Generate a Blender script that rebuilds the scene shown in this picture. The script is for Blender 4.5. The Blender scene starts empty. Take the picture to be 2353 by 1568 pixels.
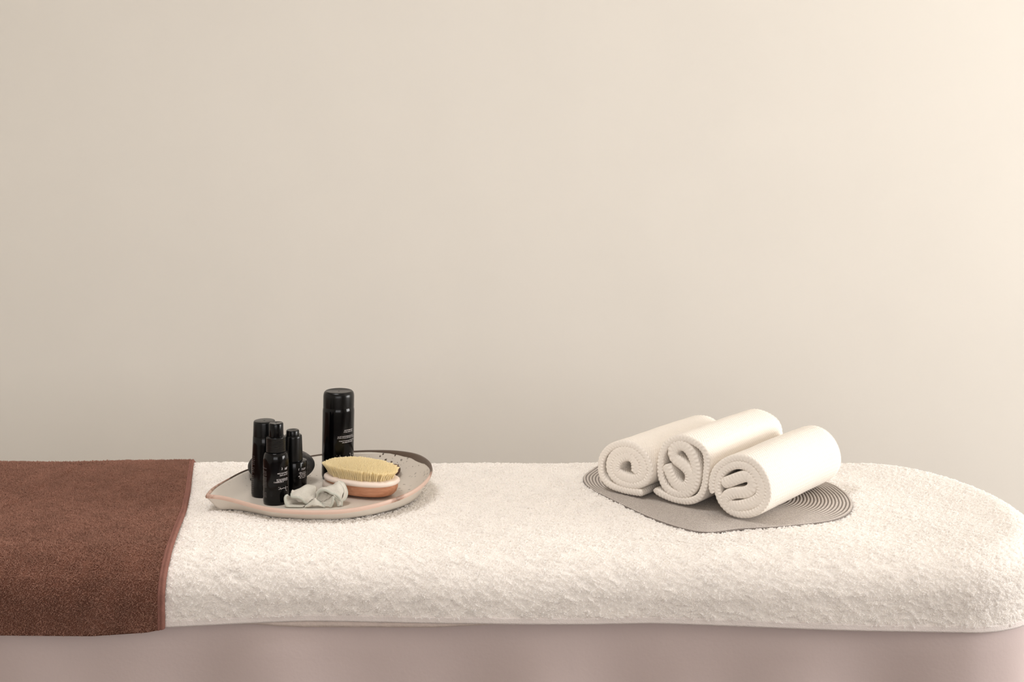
import bpy, math, random
import numpy as np

random.seed(4)
rng = np.random.default_rng(11)
scene = bpy.context.scene
COL = scene.collection

# ------------------------------------------------------------------ camera model (used to take measurements off the photograph)
F_PX, X_C, Y_H, Z_CAM = 2700.0, 1176.5, 350.0, 1.22
TOP = 0.70            # height of the towel covered table


def on_z(px, py, z):
    """real point at height z seen at photo pixel px, py"""
    d = F_PX * (Z_CAM - z) / (py - Y_H)
    return np.array([(px - X_C) * d / F_PX, d, z])


def on_plane(px, py, q, n):
    ray = np.array([(px - X_C) / F_PX, 1.0, -(py - Y_H) / F_PX])
    cam = np.array([0, 0, Z_CAM])
    return cam + ray * (np.dot(np.asarray(q) - cam, n) / np.dot(ray, n))


# ------------------------------------------------------------------ small helpers
def s2l(r, g, b):
    f = lambda c: (c / 255 / 12.92) if c <= 10 else ((c / 255 + 0.055) / 1.055) ** 2.4
    return (f(r), f(g), f(b), 1.0)


def link(name, data, parent=None, mat=None):
    o = bpy.data.objects.new(name, data)
    COL.objects.link(o)
    if parent is not None:
        o.parent = parent
    if mat is not None:
        data.materials.append(mat)
    return o


def mesh_obj(name, verts, faces, mat, parent=None, smooth=True):
    me = bpy.data.meshes.new(name)
    v = np.asarray(verts, dtype=np.float64).reshape(-1, 3)
    if parent is not None:
        v = v - np.array(parent.location)
    me.from_pydata(v.tolist(), [], [tuple(int(i) for i in f) for f in faces])
    me.update()
    if smooth:
        me.polygons.foreach_set('use_smooth', [True] * len(me.polygons))
    return link(name, me, parent, mat)


def grid_faces(nr, nc, wrap_c=False, base=0, flip=False):
    out = []
    cc = nc if wrap_c else nc - 1
    for i in range(nr - 1):
        for j in range(cc):
            k = (j + 1) % nc
            f = (base + i * nc + j, base + i * nc + k, base + (i + 1) * nc + k, base + (i + 1) * nc + j)
            out.append(f[::-1] if flip else f)
    return out


def recalc(o):
    import bmesh
    bm = bmesh.new(); bm.from_mesh(o.data)
    bmesh.ops.remove_doubles(bm, verts=bm.verts, dist=1e-6)
    bmesh.ops.recalc_face_normals(bm, faces=bm.faces)
    bm.to_mesh(o.data); bm.free()
    return o


def thing(name, label, cat, loc, group=None):
    o = bpy.data.objects.new(name, None)
    COL.objects.link(o)
    o.location = [float(c) for c in loc]
    o.empty_display_size = 0.02
    return tag(o, label, cat, group)


def tag(o, label, cat, group=None):
    o['label'] = label
    o['category'] = cat
    if group:
        o['group'] = group
    return o


def structure(o):
    o['kind'] = 'structure'
    return o


def sharp(o, deg=35):
    me = o.data
    try:
        me.set_sharp_from_angle(angle=math.radians(deg))
    except Exception:
        pass
    return o


def lathe(name, prof, cx, cy, mat, parent, seg=72, squash=None):
    """prof: list of (radius, z) from bottom to top; first and last may be on the axis"""
    vs, rows = [], []
    for r, z in prof:
        if r < 1e-6:
            rows.append([len(vs)]); vs.append((cx, cy, z))
        else:
            row = []
            for k in range(seg):
                a = 2 * math.pi * k / seg
                row.append(len(vs)); vs.append((cx + r * math.cos(a), cy + r * math.sin(a), z))
            rows.append(row)
    fs = []
    for A, B in zip(rows[:-1], rows[1:]):
        for k in range(seg):
            k2 = (k + 1) % seg
            if len(A) == 1 and len(B) > 1:
                fs.append((A[0], B[k2], B[k]))
            elif len(B) == 1 and len(A) > 1:
                fs.append((A[k], A[k2], B[0]))
            elif len(A) > 1 and len(B) > 1:
                fs.append((A[k], A[k2], B[k2], B[k]))
    return sharp(mesh_obj(name, vs, fs, mat, parent), 40)


def catmull(pts, step, closed=False):
    P = np.asarray(pts, float)
    n = len(P)
    out = []
    rngi = range(n) if closed else range(n - 1)
    for i in rngi:
        if closed:
            p0, p1, p2, p3 = P[(i - 1) % n], P[i], P[(i + 1) % n], P[(i + 2) % n]
        else:
            p1, p2 = P[i], P[i + 1]
            p0 = P[i - 1] if i > 0 else 2 * p1 - p2
            p3 = P[i + 2] if i + 2 < n else 2 * p2 - p1
        for t in np.linspace(0, 1, 24, endpoint=False):
            out.append(0.5 * ((2 * p1) + (-p0 + p2) * t + (2 * p0 - 5 * p1 + 4 * p2 - p3) * t * t + (-p0 + 3 * p1 - 3 * p2 + p3) * t ** 3))
    if closed:
        out.append(out[0])
    else:
        out.append(P[-1])
    out = np.array(out)
    seg = np.linalg.norm(np.diff(out, axis=0), axis=1)
    L = np.concatenate([[0], np.cumsum(seg)])
    m = max(4, int(round(L[-1] / step)))
    q = np.linspace(0, L[-1], m + 1)
    if closed:
        q = q[:-1]
    return np.stack([np.interp(q, L, out[:, k]) for k in range(out.shape[1])], axis=1)


def hair(name, pts, rad, mat, parent):
    """pts: (n, k, 3) strand points, rad: (k,) or (n, k) radii"""
    n, k, _ = pts.shape
    hc = bpy.data.hair_curves.new(name)
    hc.add_curves([k] * n)
    if parent is not None:
        pts = pts - np.array(parent.location)
    hc.attributes['position'].data.foreach_set('vector', np.ascontiguousarray(pts, dtype=np.float32).ravel())
    a = hc.attributes.get('radius') or hc.attributes.new('radius', 'FLOAT', 'POINT')
    rr = np.broadcast_to(rad, (n, k)).astype(np.float32).ravel()
    a.data.foreach_set('value', np.ascontiguousarray(rr))
    o = link(name, hc, parent, mat)
    o['kind'] = 'stuff'
    return o


# ------------------------------------------------------------------ materials
def material(name):
    m = bpy.data.materials.new(name)
    m.use_nodes = True
    nt = m.node_tree
    b = nt.nodes['Principled BSDF']
    return m, nt, b


def noise(nt, scale, detail=3, rough=0.5, coord='Object', mapping=None):
    tc = nt.nodes.new('ShaderNodeTexCoord')
    n = nt.nodes.new('ShaderNodeTexNoise')
    n.inputs['Scale'].default_value = scale
    n.inputs['Detail'].default_value = detail
    n.inputs['Roughness'].default_value = rough
    src = tc.outputs[coord]
    if mapping:
        mp = nt.nodes.new('ShaderNodeMapping')
        mp.inputs['Scale'].default_value = mapping
        nt.links.new(src, mp.inputs['Vector'])
        src = mp.outputs['Vector']
    nt.links.new(src, n.inputs['Vector'])
    return n


def ramp(nt, src, stops):
    r = nt.nodes.new('ShaderNodeValToRGB')
    el = r.color_ramp.elements
    while len(el) > 1:
        el.remove(el[-1])
    el[0].position, el[0].color = stops[0]
    for p, c in stops[1:]:
        e = el.new(p); e.color = c
    nt.links.new(src, r.inputs['Fac'])
    return r


def bump(nt, b, src, strength, dist):
    bp = nt.nodes.new('ShaderNodeBump')
    bp.inputs['Strength'].default_value = strength
    bp.inputs['Distance'].default_value = dist
    nt.links.new(src, bp.inputs['Height'])
    nt.links.new(bp.outputs['Normal'], b.inputs['Normal'])
    return bp


def simple(name, col, rough=0.6, var=0.0, scale=20, bump_s=0.0, bump_scale=300, spec=0.5, coat=0.0, sheen=0.0):
    m, nt, b = material(name)
    b.inputs['Base Color'].default_value = col
    b.inputs['Roughness'].default_value = rough
    b.inputs['Specular IOR Level'].default_value = spec
    if coat:
        b.inputs['Coat Weight'].default_value = coat
        b.inputs['Coat Roughness'].default_value = 0.08
    if sheen:
        b.inputs['Sheen Weight'].default_value = sheen
    n = noise(nt, scale)
    lo = tuple(c * (1 - var) for c in col[:3]) + (1,)
    hi = tuple(min(1, c * (1 + var)) for c in col[:3]) + (1,)
    r = ramp(nt, n.outputs['Fac'], [(0.3, lo), (0.7, hi)])
    nt.links.new(r.outputs['Color'], b.inputs['Base Color'])
    if bump_s:
        n2 = noise(nt, bump_scale, 4)
        bump(nt, b, n2.outputs['Fac'], bump_s, 0.002)
    return m


def fibre(name, col, trans=0.5, var=0.03, scale=30):
    m, nt, b = material(name)
    n = noise(nt, scale)
    r = ramp(nt, n.outputs['Fac'], [(0.3, tuple(c * (1 - var) for c in col[:3]) + (1,)), (0.7, tuple(min(1, c * (1 + var)) for c in col[:3]) + (1,))])
    di = nt.nodes.new('ShaderNodeBsdfDiffuse')
    tr = nt.nodes.new('ShaderNodeBsdfTranslucent')
    mx = nt.nodes.new('ShaderNodeMixShader')
    mx.inputs[0].default_value = trans
    nt.links.new(r.outputs['Color'], di.inputs['Color'])
    nt.links.new(r.outputs['Color'], tr.inputs['Color'])
    nt.links.new(di.outputs[0], mx.inputs[1]); nt.links.new(tr.outputs[0], mx.inputs[2])
    out = [k for k in nt.nodes if k.type == 'OUTPUT_MATERIAL'][0]
    nt.links.new(mx.outputs[0], out.inputs['Surface'])
    nt.nodes.remove(b)
    return m


WALL = simple('painted_plaster', s2l(232, 228, 220), 0.75, 0.012, 3.0, 0.05, 90, spec=0.2)
CEILING = simple('ceiling_paint', s2l(240, 236, 228), 0.85, 0.01, 2.0)
FLOOR = simple('floor_laminate', s2l(84, 66, 54), 0.5, 0.1, 6.0)
FRAME_WHITE = simple('window_paint', s2l(240, 238, 232), 0.4, 0.01, 5)
TERRY = simple('white_terry', s2l(246, 242, 237), 0.9, 0.02, 30, 0.3, 500, spec=0.1)
TERRY_FIBRE = fibre('white_terry_loops', s2l(250, 247, 244), 0.3, 0.015)
HEM_WHITE = simple('white_woven_hem', s2l(236, 228, 224), 0.85, 0.03, 60, 0.4, 700, spec=0.1)
UNDER_WHITE = simple('ribbed_white_cotton', s2l(222, 208, 200), 0.85, 0.06, 90, 0.3, 400, spec=0.1)
BROWN = simple('brown_terry', s2l(114, 79, 66), 0.95, 0.12, 28, 0.4, 600, spec=0.05)
BROWN_FIBRE = fibre('brown_terry_nap', s2l(168, 129, 113), 0.25, 0.10, 28)
BROWN_HEM = simple('brown_stitched_hem', s2l(138, 98, 88), 0.9, 0.10, 80, 0.5, 500, spec=0.05)
SKIRT = simple('mauve_grey_cotton', s2l(205, 190, 187), 0.9, 0.05, 4, 0.1, 200, spec=0.05)
VINYL = simple('table_vinyl', s2l(200, 190, 180), 0.5, 0.03, 20)
WOOD_FRAME = simple('table_wood', s2l(150, 110, 75), 0.5, 0.2, 12)
BLACK_GLOSS = simple('black_gloss_plastic', s2l(3, 3, 4), 0.14, 0.1, 20, spec=0.24)
BLACK_SATIN = simple('black_satin_plastic', s2l(3, 3, 3), 0.26, 0.1, 20, spec=0.3)
PRINT_WHITE = simple('white_print', s2l(180, 175, 175), 0.6, 0.05, 200)
PRINT_DIM = simple('grey_print', s2l(96, 90, 90), 0.6, 0.05, 200)
BRUSH_WOOD_COL = s2l(194, 138, 106)
PAD = simple('white_brush_pad', s2l(238, 222, 210), 0.6, 0.03, 60)
BRISTLE = fibre('cream_bristle', s2l(255, 243, 210), 0.5, 0.02, 300)
WEBBING = simple('white_webbing', s2l(225, 212, 200), 0.85, 0.06, 200, 0.5, 900)
CLOTH_HEM = simple('grey_green_hem', s2l(186, 187, 177), 0.95, 0.05, 90, 0.4, 900, spec=0.05)
CLOTH = simple('grey_white_washcloth', s2l(208, 204, 194), 0.95, 0.05, 90, 0.55, 1100, spec=0.05)
BROWN_STONE = simple('brown_pebble', s2l(92, 66, 56), 0.6, 0.35, 120, 0.4, 300)


def wood_mat():
    m, nt, b = material('reddish_brush_wood')
    n = noise(nt, 40, 4, 0.6, mapping=(1.0, 6.0, 10.0))
    r = ramp(nt, n.outputs['Fac'], [(0.25, s2l(176, 118, 86)), (0.55, BRUSH_WOOD_COL), (0.8, s2l(212, 158, 126))])
    nt.links.new(r.outputs['Color'], b.inputs['Base Color'])
    b.inputs['Roughness'].default_value = 0.5
    return m


def stone_mat():
    m, nt, b = material('scuffed_black_stone')
    n = noise(nt, 45, 6, 0.7)
    r = ramp(nt, n.outputs['Fac'], [(0.44, s2l(22, 20, 20)), (0.56, s2l(48, 45, 43)), (0.7, s2l(120, 114, 108))])
    nt.links.new(r.outputs['Color'], b.inputs['Base Color'])
    b.inputs['Roughness'].default_value = 0.6
    n2 = noise(nt, 220, 4)
    bump(nt, b, n2.outputs['Fac'], 0.25, 0.001)
    return m


def glaze_mat():
    """cream stoneware glaze with dark speckles that gather in patches"""
    m, nt, b = material('speckled_cream_glaze')
    tc = nt.nodes.new('ShaderNodeTexCoord')
    v = nt.nodes.new('ShaderNodeTexVoronoi')
    v.inputs['Scale'].default_value = 190
    wob = nt.nodes.new('ShaderNodeTexNoise'); wob.inputs['Scale'].default_value = 500
    va = nt.nodes.new('ShaderNodeVectorMath'); va.operation = 'MULTIPLY_ADD'
    nt.links.new(tc.outputs['Object'], wob.inputs['Vector'])
    nt.links.new(wob.outputs['Color'], va.inputs[0]); va.inputs[1].default_value = (0.003, 0.003, 0.003)
    nt.links.new(tc.outputs['Object'], va.inputs[2])
    nt.links.new(va.outputs[0], v.inputs['Vector'])
    sepc = nt.nodes.new('ShaderNodeSeparateColor')
    nt.links.new(v.outputs['Color'], sepc.inputs[0])
    siz = nt.nodes.new('ShaderNodeMath'); siz.operation = 'POWER'; siz.inputs[1].default_value = 2.2
    nt.links.new(sepc.outputs[0], siz.inputs[0])
    sub = nt.nodes.new('ShaderNodeMath'); sub.operation = 'MULTIPLY_ADD'; sub.inputs[1].default_value = 0.5
    nt.links.new(siz.outputs[0], sub.inputs[0])
    neg = nt.nodes.new('ShaderNodeMath'); neg.operation = 'MULTIPLY'; neg.inputs[1].default_value = -1.0
    nt.links.new(v.outputs['Distance'], neg.inputs[0]); nt.links.new(neg.outputs[0], sub.inputs[2])
    r = ramp(nt, sub.outputs[0], [(0.0, (0, 0, 0, 1)), (0.05, (1, 1, 1, 1))])
    patch = noise(nt, 14, 2)
    pr = ramp(nt, patch.outputs['Fac'], [(0.40, (0, 0, 0, 1)), (0.52, (1, 1, 1, 1))])
    at = nt.nodes.new('ShaderNodeAttribute'); at.attribute_name = 'speckle'
    m1 = nt.nodes.new('ShaderNodeMath'); m1.operation = 'MULTIPLY'
    m2 = nt.nodes.new('ShaderNodeMath'); m2.operation = 'MULTIPLY'
    nt.links.new(r.outputs['Color'], m1.inputs[0]); nt.links.new(pr.outputs['Color'], m1.inputs[1])
    nt.links.new(m1.outputs[0], m2.inputs[0]); nt.links.new(at.outputs['Fac'], m2.inputs[1])
    mix = nt.nodes.new('ShaderNodeMix'); mix.data_type = 'RGBA'
    mix.inputs['A'].default_value = s2l(212, 204, 193)
    mix.inputs['B'].default_value = s2l(92, 80, 70)
    nt.links.new(m2.outputs[0], mix.inputs['Factor'])
    nt.links.new(mix.outputs['Result'], b.inputs['Base Color'])
    b.inputs['Roughness'].default_value = 0.28
    return m


def rim_mat():
    m, nt, b = material('bare_clay_rim')
    at = nt.nodes.new('ShaderNodeAttribute'); at.attribute_name = 'dark'
    n = noise(nt, 120, 4, 0.7)
    md = nt.nodes.new('ShaderNodeMath'); md.operation = 'MULTIPLY_ADD'
    nt.links.new(n.outputs['Fac'], md.inputs[0]); md.inputs[1].default_value = 0.9; md.inputs[2].default_value = -0.45
    ad = nt.nodes.new('ShaderNodeMath'); ad.operation = 'ADD'
    nt.links.new(at.outputs['Fac'], ad.inputs[0]); nt.links.new(md.outputs[0], ad.inputs[1])
    r = ramp(nt, ad.outputs[0], [(0.25, s2l(206, 178, 163)), (0.5, s2l(168, 134, 117)), (0.75, s2l(92, 76, 64))])
    nt.links.new(r.outputs['Color'], b.inputs['Base Color'])
    b.inputs['Roughness'].default_value = 0.4
    return m


def mat_rib():
    m, nt, b = material('grey_woven_cord')
    n = noise(nt, 900, 2)
    r = ramp(nt, n.outputs['Fac'], [(0.35, s2l(182, 173, 166)), (0.65, s2l(226, 218, 210))])
    at = nt.nodes.new('ShaderNodeAttribute'); at.attribute_name = 'seam'
    mix = nt.nodes.new('ShaderNodeMix'); mix.data_type = 'RGBA'
    nt.links.new(at.outputs['Fac'], mix.inputs['Factor'])
    nt.links.new(r.outputs['Color'], mix.inputs['A'])
    mix.inputs['B'].default_value = s2l(92, 82, 76)
    nt.links.new(mix.outputs['Result'], b.inputs['Base Color'])
    b.inputs['Roughness'].default_value = 0.8
    bump(nt, b, n.outputs['Fac'], 0.4, 0.001)
    return m


def waffle_mat():
    m, nt, b = material('cream_waffle_cotton')
    uv = nt.nodes.new('ShaderNodeUVMap')
    sep = nt.nodes.new('ShaderNodeSeparateXYZ')
    nt.links.new(uv.outputs['UV'], sep.inputs[0])
    outs = []
    for k in range(2):
        mu = nt.nodes.new('ShaderNodeMath'); mu.operation = 'MULTIPLY'; mu.inputs[1].default_value = 2 * math.pi / 0.0052
        si = nt.nodes.new('ShaderNodeMath'); si.operation = 'SINE'
        nt.links.new(sep.outputs[k], mu.inputs[0]); nt.links.new(mu.outputs[0], si.inputs[0])
        outs.append(si)
    pr = nt.nodes.new('ShaderNodeMath'); pr.operation = 'MULTIPLY'
    nt.links.new(outs[0].outputs[0], pr.inputs[0]); nt.links.new(outs[1].outputs[0], pr.inputs[1])
    n = noise(nt, 900, 3)
    ad = nt.nodes.new('ShaderNodeMath'); ad.operation = 'MULTIPLY_ADD'; ad.inputs[1].default_value = 0.5
    nt.links.new(pr.outputs[0], ad.inputs[0]); nt.links.new(n.outputs['Fac'], ad.inputs[2])
    bump(nt, b, ad.outputs[0], 0.5, 0.0012)
    b.inputs['Base Color'].default_value = s2l(240, 233, 224)
    b.inputs['Roughness'].default_value = 0.95
    b.inputs['Specular IOR Level'].default_value = 0.05
    return m


WOOD = wood_mat(); STONE = stone_mat(); GLAZE = glaze_mat(); RIM = rim_mat(); CORD = mat_rib(); WAFFLE = waffle_mat()

# ------------------------------------------------------------------ the room
X_L, X_R, Y_B, Y_F, Z_C = -2.6, 4.3, 3.3, -3.6, 2.7


def box(name, lo, hi, mat, parent=None):
    (x0, y0, z0), (x1, y1, z1) = lo, hi
    v = [(x0, y0, z0), (x1, y0, z0), (x1, y1, z0), (x0, y1, z0), (x0, y0, z1), (x1, y0, z1), (x1, y1, z1), (x0, y1, z1)]
    f = [(0, 3, 2, 1), (4, 5, 6, 7), (0, 1, 5, 4), (1, 2, 6, 5), (2, 3, 7, 6), (3, 0, 4, 7)]
    return mesh_obj(name, v, f, mat, parent, smooth=False)


structure(box('floor', (X_L, Y_F, -0.1), (X_R, Y_B, 0), FLOOR))
structure(box('ceiling', (X_L, Y_F, Z_C), (X_R, Y_B, Z_C + 0.1), CEILING))
structure(box('wall_back', (X_L - 0.1, Y_B, -0.1), (X_R + 0.1, Y_B + 0.1, Z_C + 0.1), WALL))
structure(box('wall_left', (X_L - 0.1, Y_F, -0.1), (X_L, Y_B, Z_C + 0.1), WALL))
# right wall with the window opening
WY0, WY1, WZ0, WZ1 = 0.2, 2.3, 0.7, 2.0
vs, fs = [], []


def add_box(vs, fs, lo, hi):
    b = len(vs)
    (x0, y0, z0), (x1, y1, z1) = lo, hi
    vs += [(x0, y0, z0), (x1, y0, z0), (x1, y1, z0), (x0, y1, z0), (x0, y0, z1), (x1, y0, z1), (x1, y1, z1), (x0, y1, z1)]
    fs += [tuple(b + i for i in f) for f in [(0, 3, 2, 1), (4, 5, 6, 7), (0, 1, 5, 4), (1, 2, 6, 5), (2, 3, 7, 6), (3, 0, 4, 7)]]


add_box(vs, fs, (X_R, Y_F, -0.1), (X_R + 0.1, WY0, Z_C + 0.1))
add_box(vs, fs, (X_R, WY1, -0.1), (X_R + 0.1, Y_B, Z_C + 0.1))
add_box(vs, fs, (X_R, WY0, -0.1), (X_R + 0.1, WY1, WZ0))
add_box(vs, fs, (X_R, WY0, WZ1), (X_R + 0.1, WY1, Z_C + 0.1))
structure(mesh_obj('wall_right', vs, fs, WALL, smooth=False))
vs, fs = [], []
t = 0.05
add_box(vs, fs, (X_R + 0.02, WY0, WZ0), (X_R + 0.08, WY0 + t, WZ1))
add_box(vs, fs, (X_R + 0.02, WY1 - t, WZ0), (X_R + 0.08, WY1, WZ1))
add_box(vs, fs, (X_R + 0.02, WY0 + t, WZ0), (X_R + 0.08, WY1 - t, WZ0 + t))
add_box(vs, fs, (X_R + 0.02, WY0 + t, WZ1 - t), (X_R + 0.08, WY1 - t, WZ1))
ym = (WY0 + WY1) / 2
add_box(vs, fs, (X_R + 0.03, ym - 0.03, WZ0 + t), (X_R + 0.07, ym + 0.03, WZ1 - t))
structure(mesh_obj('window_1', vs, fs, FRAME_WHITE, smooth=False))
# front wall, behind the camera, with a wide opening added to let in fill light
VX0, VX1, VZ0, VZ1 = -1.5, 2.1, 1.0, 2.4
vs, fs = [], []
add_box(vs, fs, (X_L - 0.1, Y_F - 0.1, -0.1), (VX0, Y_F, Z_C + 0.1))
add_box(vs, fs, (VX1, Y_F - 0.1, -0.1), (X_R + 0.1, Y_F, Z_C + 0.1))
add_box(vs, fs, (VX0, Y_F - 0.1, -0.1), (VX1, Y_F, VZ0))
add_box(vs, fs, (VX0, Y_F - 0.1, VZ1), (VX1, Y_F, Z_C + 0.1))
structure(mesh_obj('wall_front', vs, fs, WALL, smooth=False))
vs, fs = [], []
add_box(vs, fs, (VX0, Y_F - 0.08, VZ0), (VX1, Y_F - 0.02, VZ0 + t))
add_box(vs, fs, (VX0, Y_F - 0.08, VZ1 - t), (VX1, Y_F - 0.02, VZ1))
for k in range(4):
    xk = VX0 + (VX1 - VX0 - t) * k / 3
    add_box(vs, fs, (xk, Y_F - 0.08, VZ0 + t), (xk + t, Y_F - 0.02, VZ1 - t))
structure(mesh_obj('added_fill_frame', vs, fs, FRAME_WHITE, smooth=False))  # frame of the added fill opening, not a known window

# ------------------------------------------------------------------ the table surface (shared by pad, towels and skirt)
Y_MID, HALF, X_END, A_END, R_EDGE = 1.745, 0.252, 0.577, 0.187, 0.05
X_START = -1.25
L_ST = X_END - X_START
L_END = math.pi * 0.222
S_TOT = 2 * L_ST + L_END


def outline(s):
    s = np.asarray(s, float)
    spx = np.empty_like(s); nx = np.empty_like(s); ny = np.empty_like(s)
    a = s < L_ST
    c = s > L_ST + L_END
    e = ~(a | c)
    spx[a] = X_START + s[a]; nx[a] = 0; ny[a] = HALF
    spx[c] = X_END - (s[c] - L_ST - L_END); nx[c] = 0; ny[c] = -HALF
    ph = math.pi / 2 - math.pi * (s[e] - L_ST) / L_END
    spx[e] = X_END; nx[e] = A_END * np.cos(ph); ny[e] = HALF * np.sin(ph)
    w = np.sqrt(nx ** 2 + ny ** 2)
    return spx, nx / w, ny / w, w


def wav(x, y):
    return (0.0016 * np.sin(9 * x + 3 * y + 0.7) + 0.0012 * np.sin(17 * x - 11 * y) + 0.0008 * np.sin(31 * x + 23 * y + 2)
            + 0.004 * np.exp(-((x + 0.95) / 0.3) ** 2) * -1.0)


def surf(s, q, off=0.0, wave=1.0):
    """point on the draped surface: s along the edge, q out from the middle line, off along the normal"""
    spx, nx, ny, w = outline(s)
    r = R_EDGE
    q = np.asarray(q, float)
    flat = q <= w - r
    arc = (~flat) & (q <= w - r + r * math.pi / 2)
    ph = np.clip((q - (w - r)) / r, 0, math.pi / 2)
    rr = r + off
    rad = np.where(flat, q, (w - r) + rr * np.sin(ph))
    z = np.where(flat, TOP + off, TOP - r + rr * np.cos(ph))
    hang = np.maximum(0, q - (w - r + r * math.pi / 2))
    z = z - hang
    x = spx + nx * rad
    y = Y_MID + ny * rad
    wv = wav(x, y) * wave
    fold = wave * np.clip((q - (w - r)) / 0.1, 0, 1) * (0.004 * np.sin(x * 6.0 + 1.0) + 0.003 * np.sin(x * 14 + 2.2))
    x = x + nx * fold
    y = y + ny * fold
    z = z + wv * (1 - np.clip((q - (w - r)) / 0.08, 0, 1))
    return np.stack([x, y, z], axis=-1)


Q_FLAT = HALF - R_EDGE


def q_for_z(z):
    """distance along the drape that brings the hem to height z"""
    return Q_FLAT + R_EDGE * math.pi / 2 + (TOP - R_EDGE - z)


HEM_PX = [(-400, 1455), (380, 1444), (700, 1432), (1100, 1430), (1350, 1434), (1500, 1433), (1750, 1441), (1950, 1449), (2353, 1465), (2700, 1480)]
hx = np.array([(p - X_C) * 1.492 / F_PX for p, _ in HEM_PX])
hz = np.array([Z_CAM - (y - Y_H) * 1.492 / F_PX for _, y in HEM_PX])


def q_hem(s):
    spx, nx, ny, w = outline(s)
    xe = spx + nx * w
    z = np.interp(xe, hx, hz)
    z = np.where(np.asarray(s) < L_ST, 0.62, z)
    return (w - R_EDGE) + R_EDGE * math.pi / 2 + (TOP - R_EDGE - z)


def s_front(x):
    return L_ST + L_END + (X_END - np.asarray(x, float))


def s_back(x):
    return np.asarray(x, float) - X_START


def drape(name, svals, q0f, q1f, nq, off, mat, parent, thick=0.0, wave=1.0):
    rows = []
    for k in range(nq):
        t = k / (nq - 1)
        rows.append(surf(svals, q0f + (q1f - q0f) * t, off, wave))
    G = np.array(rows)
    nr, nc, _ = G.shape
    o = mesh_obj(name, G.reshape(-1, 3), grid_faces(nr, nc), mat, parent)
    if thick:
        md = o.modifiers.new('thickness', 'SOLIDIFY')
        md.thickness = thick; md.offset = -1
    return o


# massage table: pad and legs hidden under the cloths
tb = thing('massage_table', 'padded massage table carrying the white towel, hidden under its cloth and skirt', 'massage table', (-0.2, Y_MID, 0))
sv = np.linspace(0.12, S_TOT - 0.12, 240)
w_all = outline(sv)[3]
pad_q = w_all - R_EDGE + R_EDGE * math.pi / 2 + 0.02
drape('padded_top', sv, np.zeros_like(sv), pad_q, 24, -0.026, VINYL, tb, 0.012, 0.5)
for lx in (-0.95, 0.5):
    for ly in (1.6, 1.89):
        box('leg', (lx - 0.025, ly - 0.025, 0), (lx + 0.025, ly + 0.025, 0.69), WOOD_FRAME, tb)

# the skirt below the towel
sk = []
nsk = 420
ss = np.linspace(0.13, S_TOT - 0.13, nsk)
zs = np.linspace(0.655, 0.004, 40)
spx, nx, ny, w = outline(ss)
for z in zs:
    g = np.clip((0.645 - z) / 0.2, 0, 1)
    bul = -0.014 - 0.010 * np.clip((z - 0.59) / 0.06, 0, 1)
    fold = g * (0.010 * np.sin(ss * 21) + 0.006 * np.sin(ss * 37 + 1.3)) + 0.0025 * np.sin(ss * 9 + 4 * z)
    sk.append(np.stack([spx + nx * (w + bul + fold), Y_MID + ny * (w + bul + fold), np.full_like(ss, z)], -1))
skirt = mesh_obj('table_skirt', np.array(sk).reshape(-1, 3), grid_faces(len(zs), nsk), SKIRT)
tag(skirt, 'plain mauve-grey fabric skirt hanging below the hem of the white towel', 'table skirt')

MATPX = [(1377, 1073), (1357, 1083), (1341, 1096), (1343, 1112), (1360, 1128), (1409, 1153), (1488, 1189), (1567, 1216), (1626, 1225.5), (1699, 1217.5), (1798, 1213),
         (1896, 1201), (1944, 1184), (1960, 1164), (1953, 1144), (1936, 1128), (1917, 1116)]
MZ = TOP + 0.0035
mat_out = [on_z(a, b, MZ)[:2] for a, b in MATPX]
MC = np.array([0.306, 1.785])
for dg in (25, 45, 65, 90, 115, 140):
    rr = 0.19
    mat_out.append(MC + rr * np.array([math.cos(math.radians(dg)), math.sin(math.radians(dg)) * 0.95]))
RIMPX = [(475, 1138, 24), (507, 1141, 22), (538, 1148, 20), (574, 1158, 18), (615, 1167.5, 17), (662, 1173, 16), (722, 1175, 16), (793, 1172, 17),
         (865, 1159, 19), (924, 1140, 22), (960, 1121, 26), (984, 1098, 31), (991, 1075, 35), (981, 1058, 37), (955, 1044.5, 37), (912, 1037.5, 36),
         (865, 1036, 34), (812, 1038, 32), (746, 1044.5, 29), (700, 1051.5, 27), (627, 1065, 25), (567, 1081, 24), (519, 1105, 24), (490, 1122, 24)]
RZ = TOP + 0.003
tray_ring = np.array([on_z(a, b, RZ + c / 1000) for a, b, c in RIMPX])


def inside(P, poly, scale):
    """points inside an outline shrunk towards its middle"""
    poly = np.asarray(poly)[:, :2]
    c = poly.mean(0)
    th = np.arctan2(poly[:, 1] - c[1], poly[:, 0] - c[0])
    rad = np.linalg.norm(poly - c, axis=1)
    o_ = np.argsort(th)
    lim = np.interp(np.arctan2(P[:, 1] - c[1], P[:, 0] - c[0]), th[o_], rad[o_], period=2 * np.pi)
    return (np.hypot(P[:, 0] - c[0], P[:, 1] - c[1]) < lim * scale) & (P[:, 2] > TOP - 0.01)


# white towel
wt = thing('bath_towel', 'large white fluffy terry towel spread over the whole massage table', 'towel', (0, Y_MID, TOP))
sv = np.linspace(0, S_TOT, 560)
qh = q_hem(sv)
drape('towel_body', sv, np.zeros_like(sv), qh - 0.004, 64, 0.0, TERRY, wt)
drape('hem', sv, qh - 0.0085, qh, 5, 0.0015, HEM_WHITE, wt, 0.003)
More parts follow.
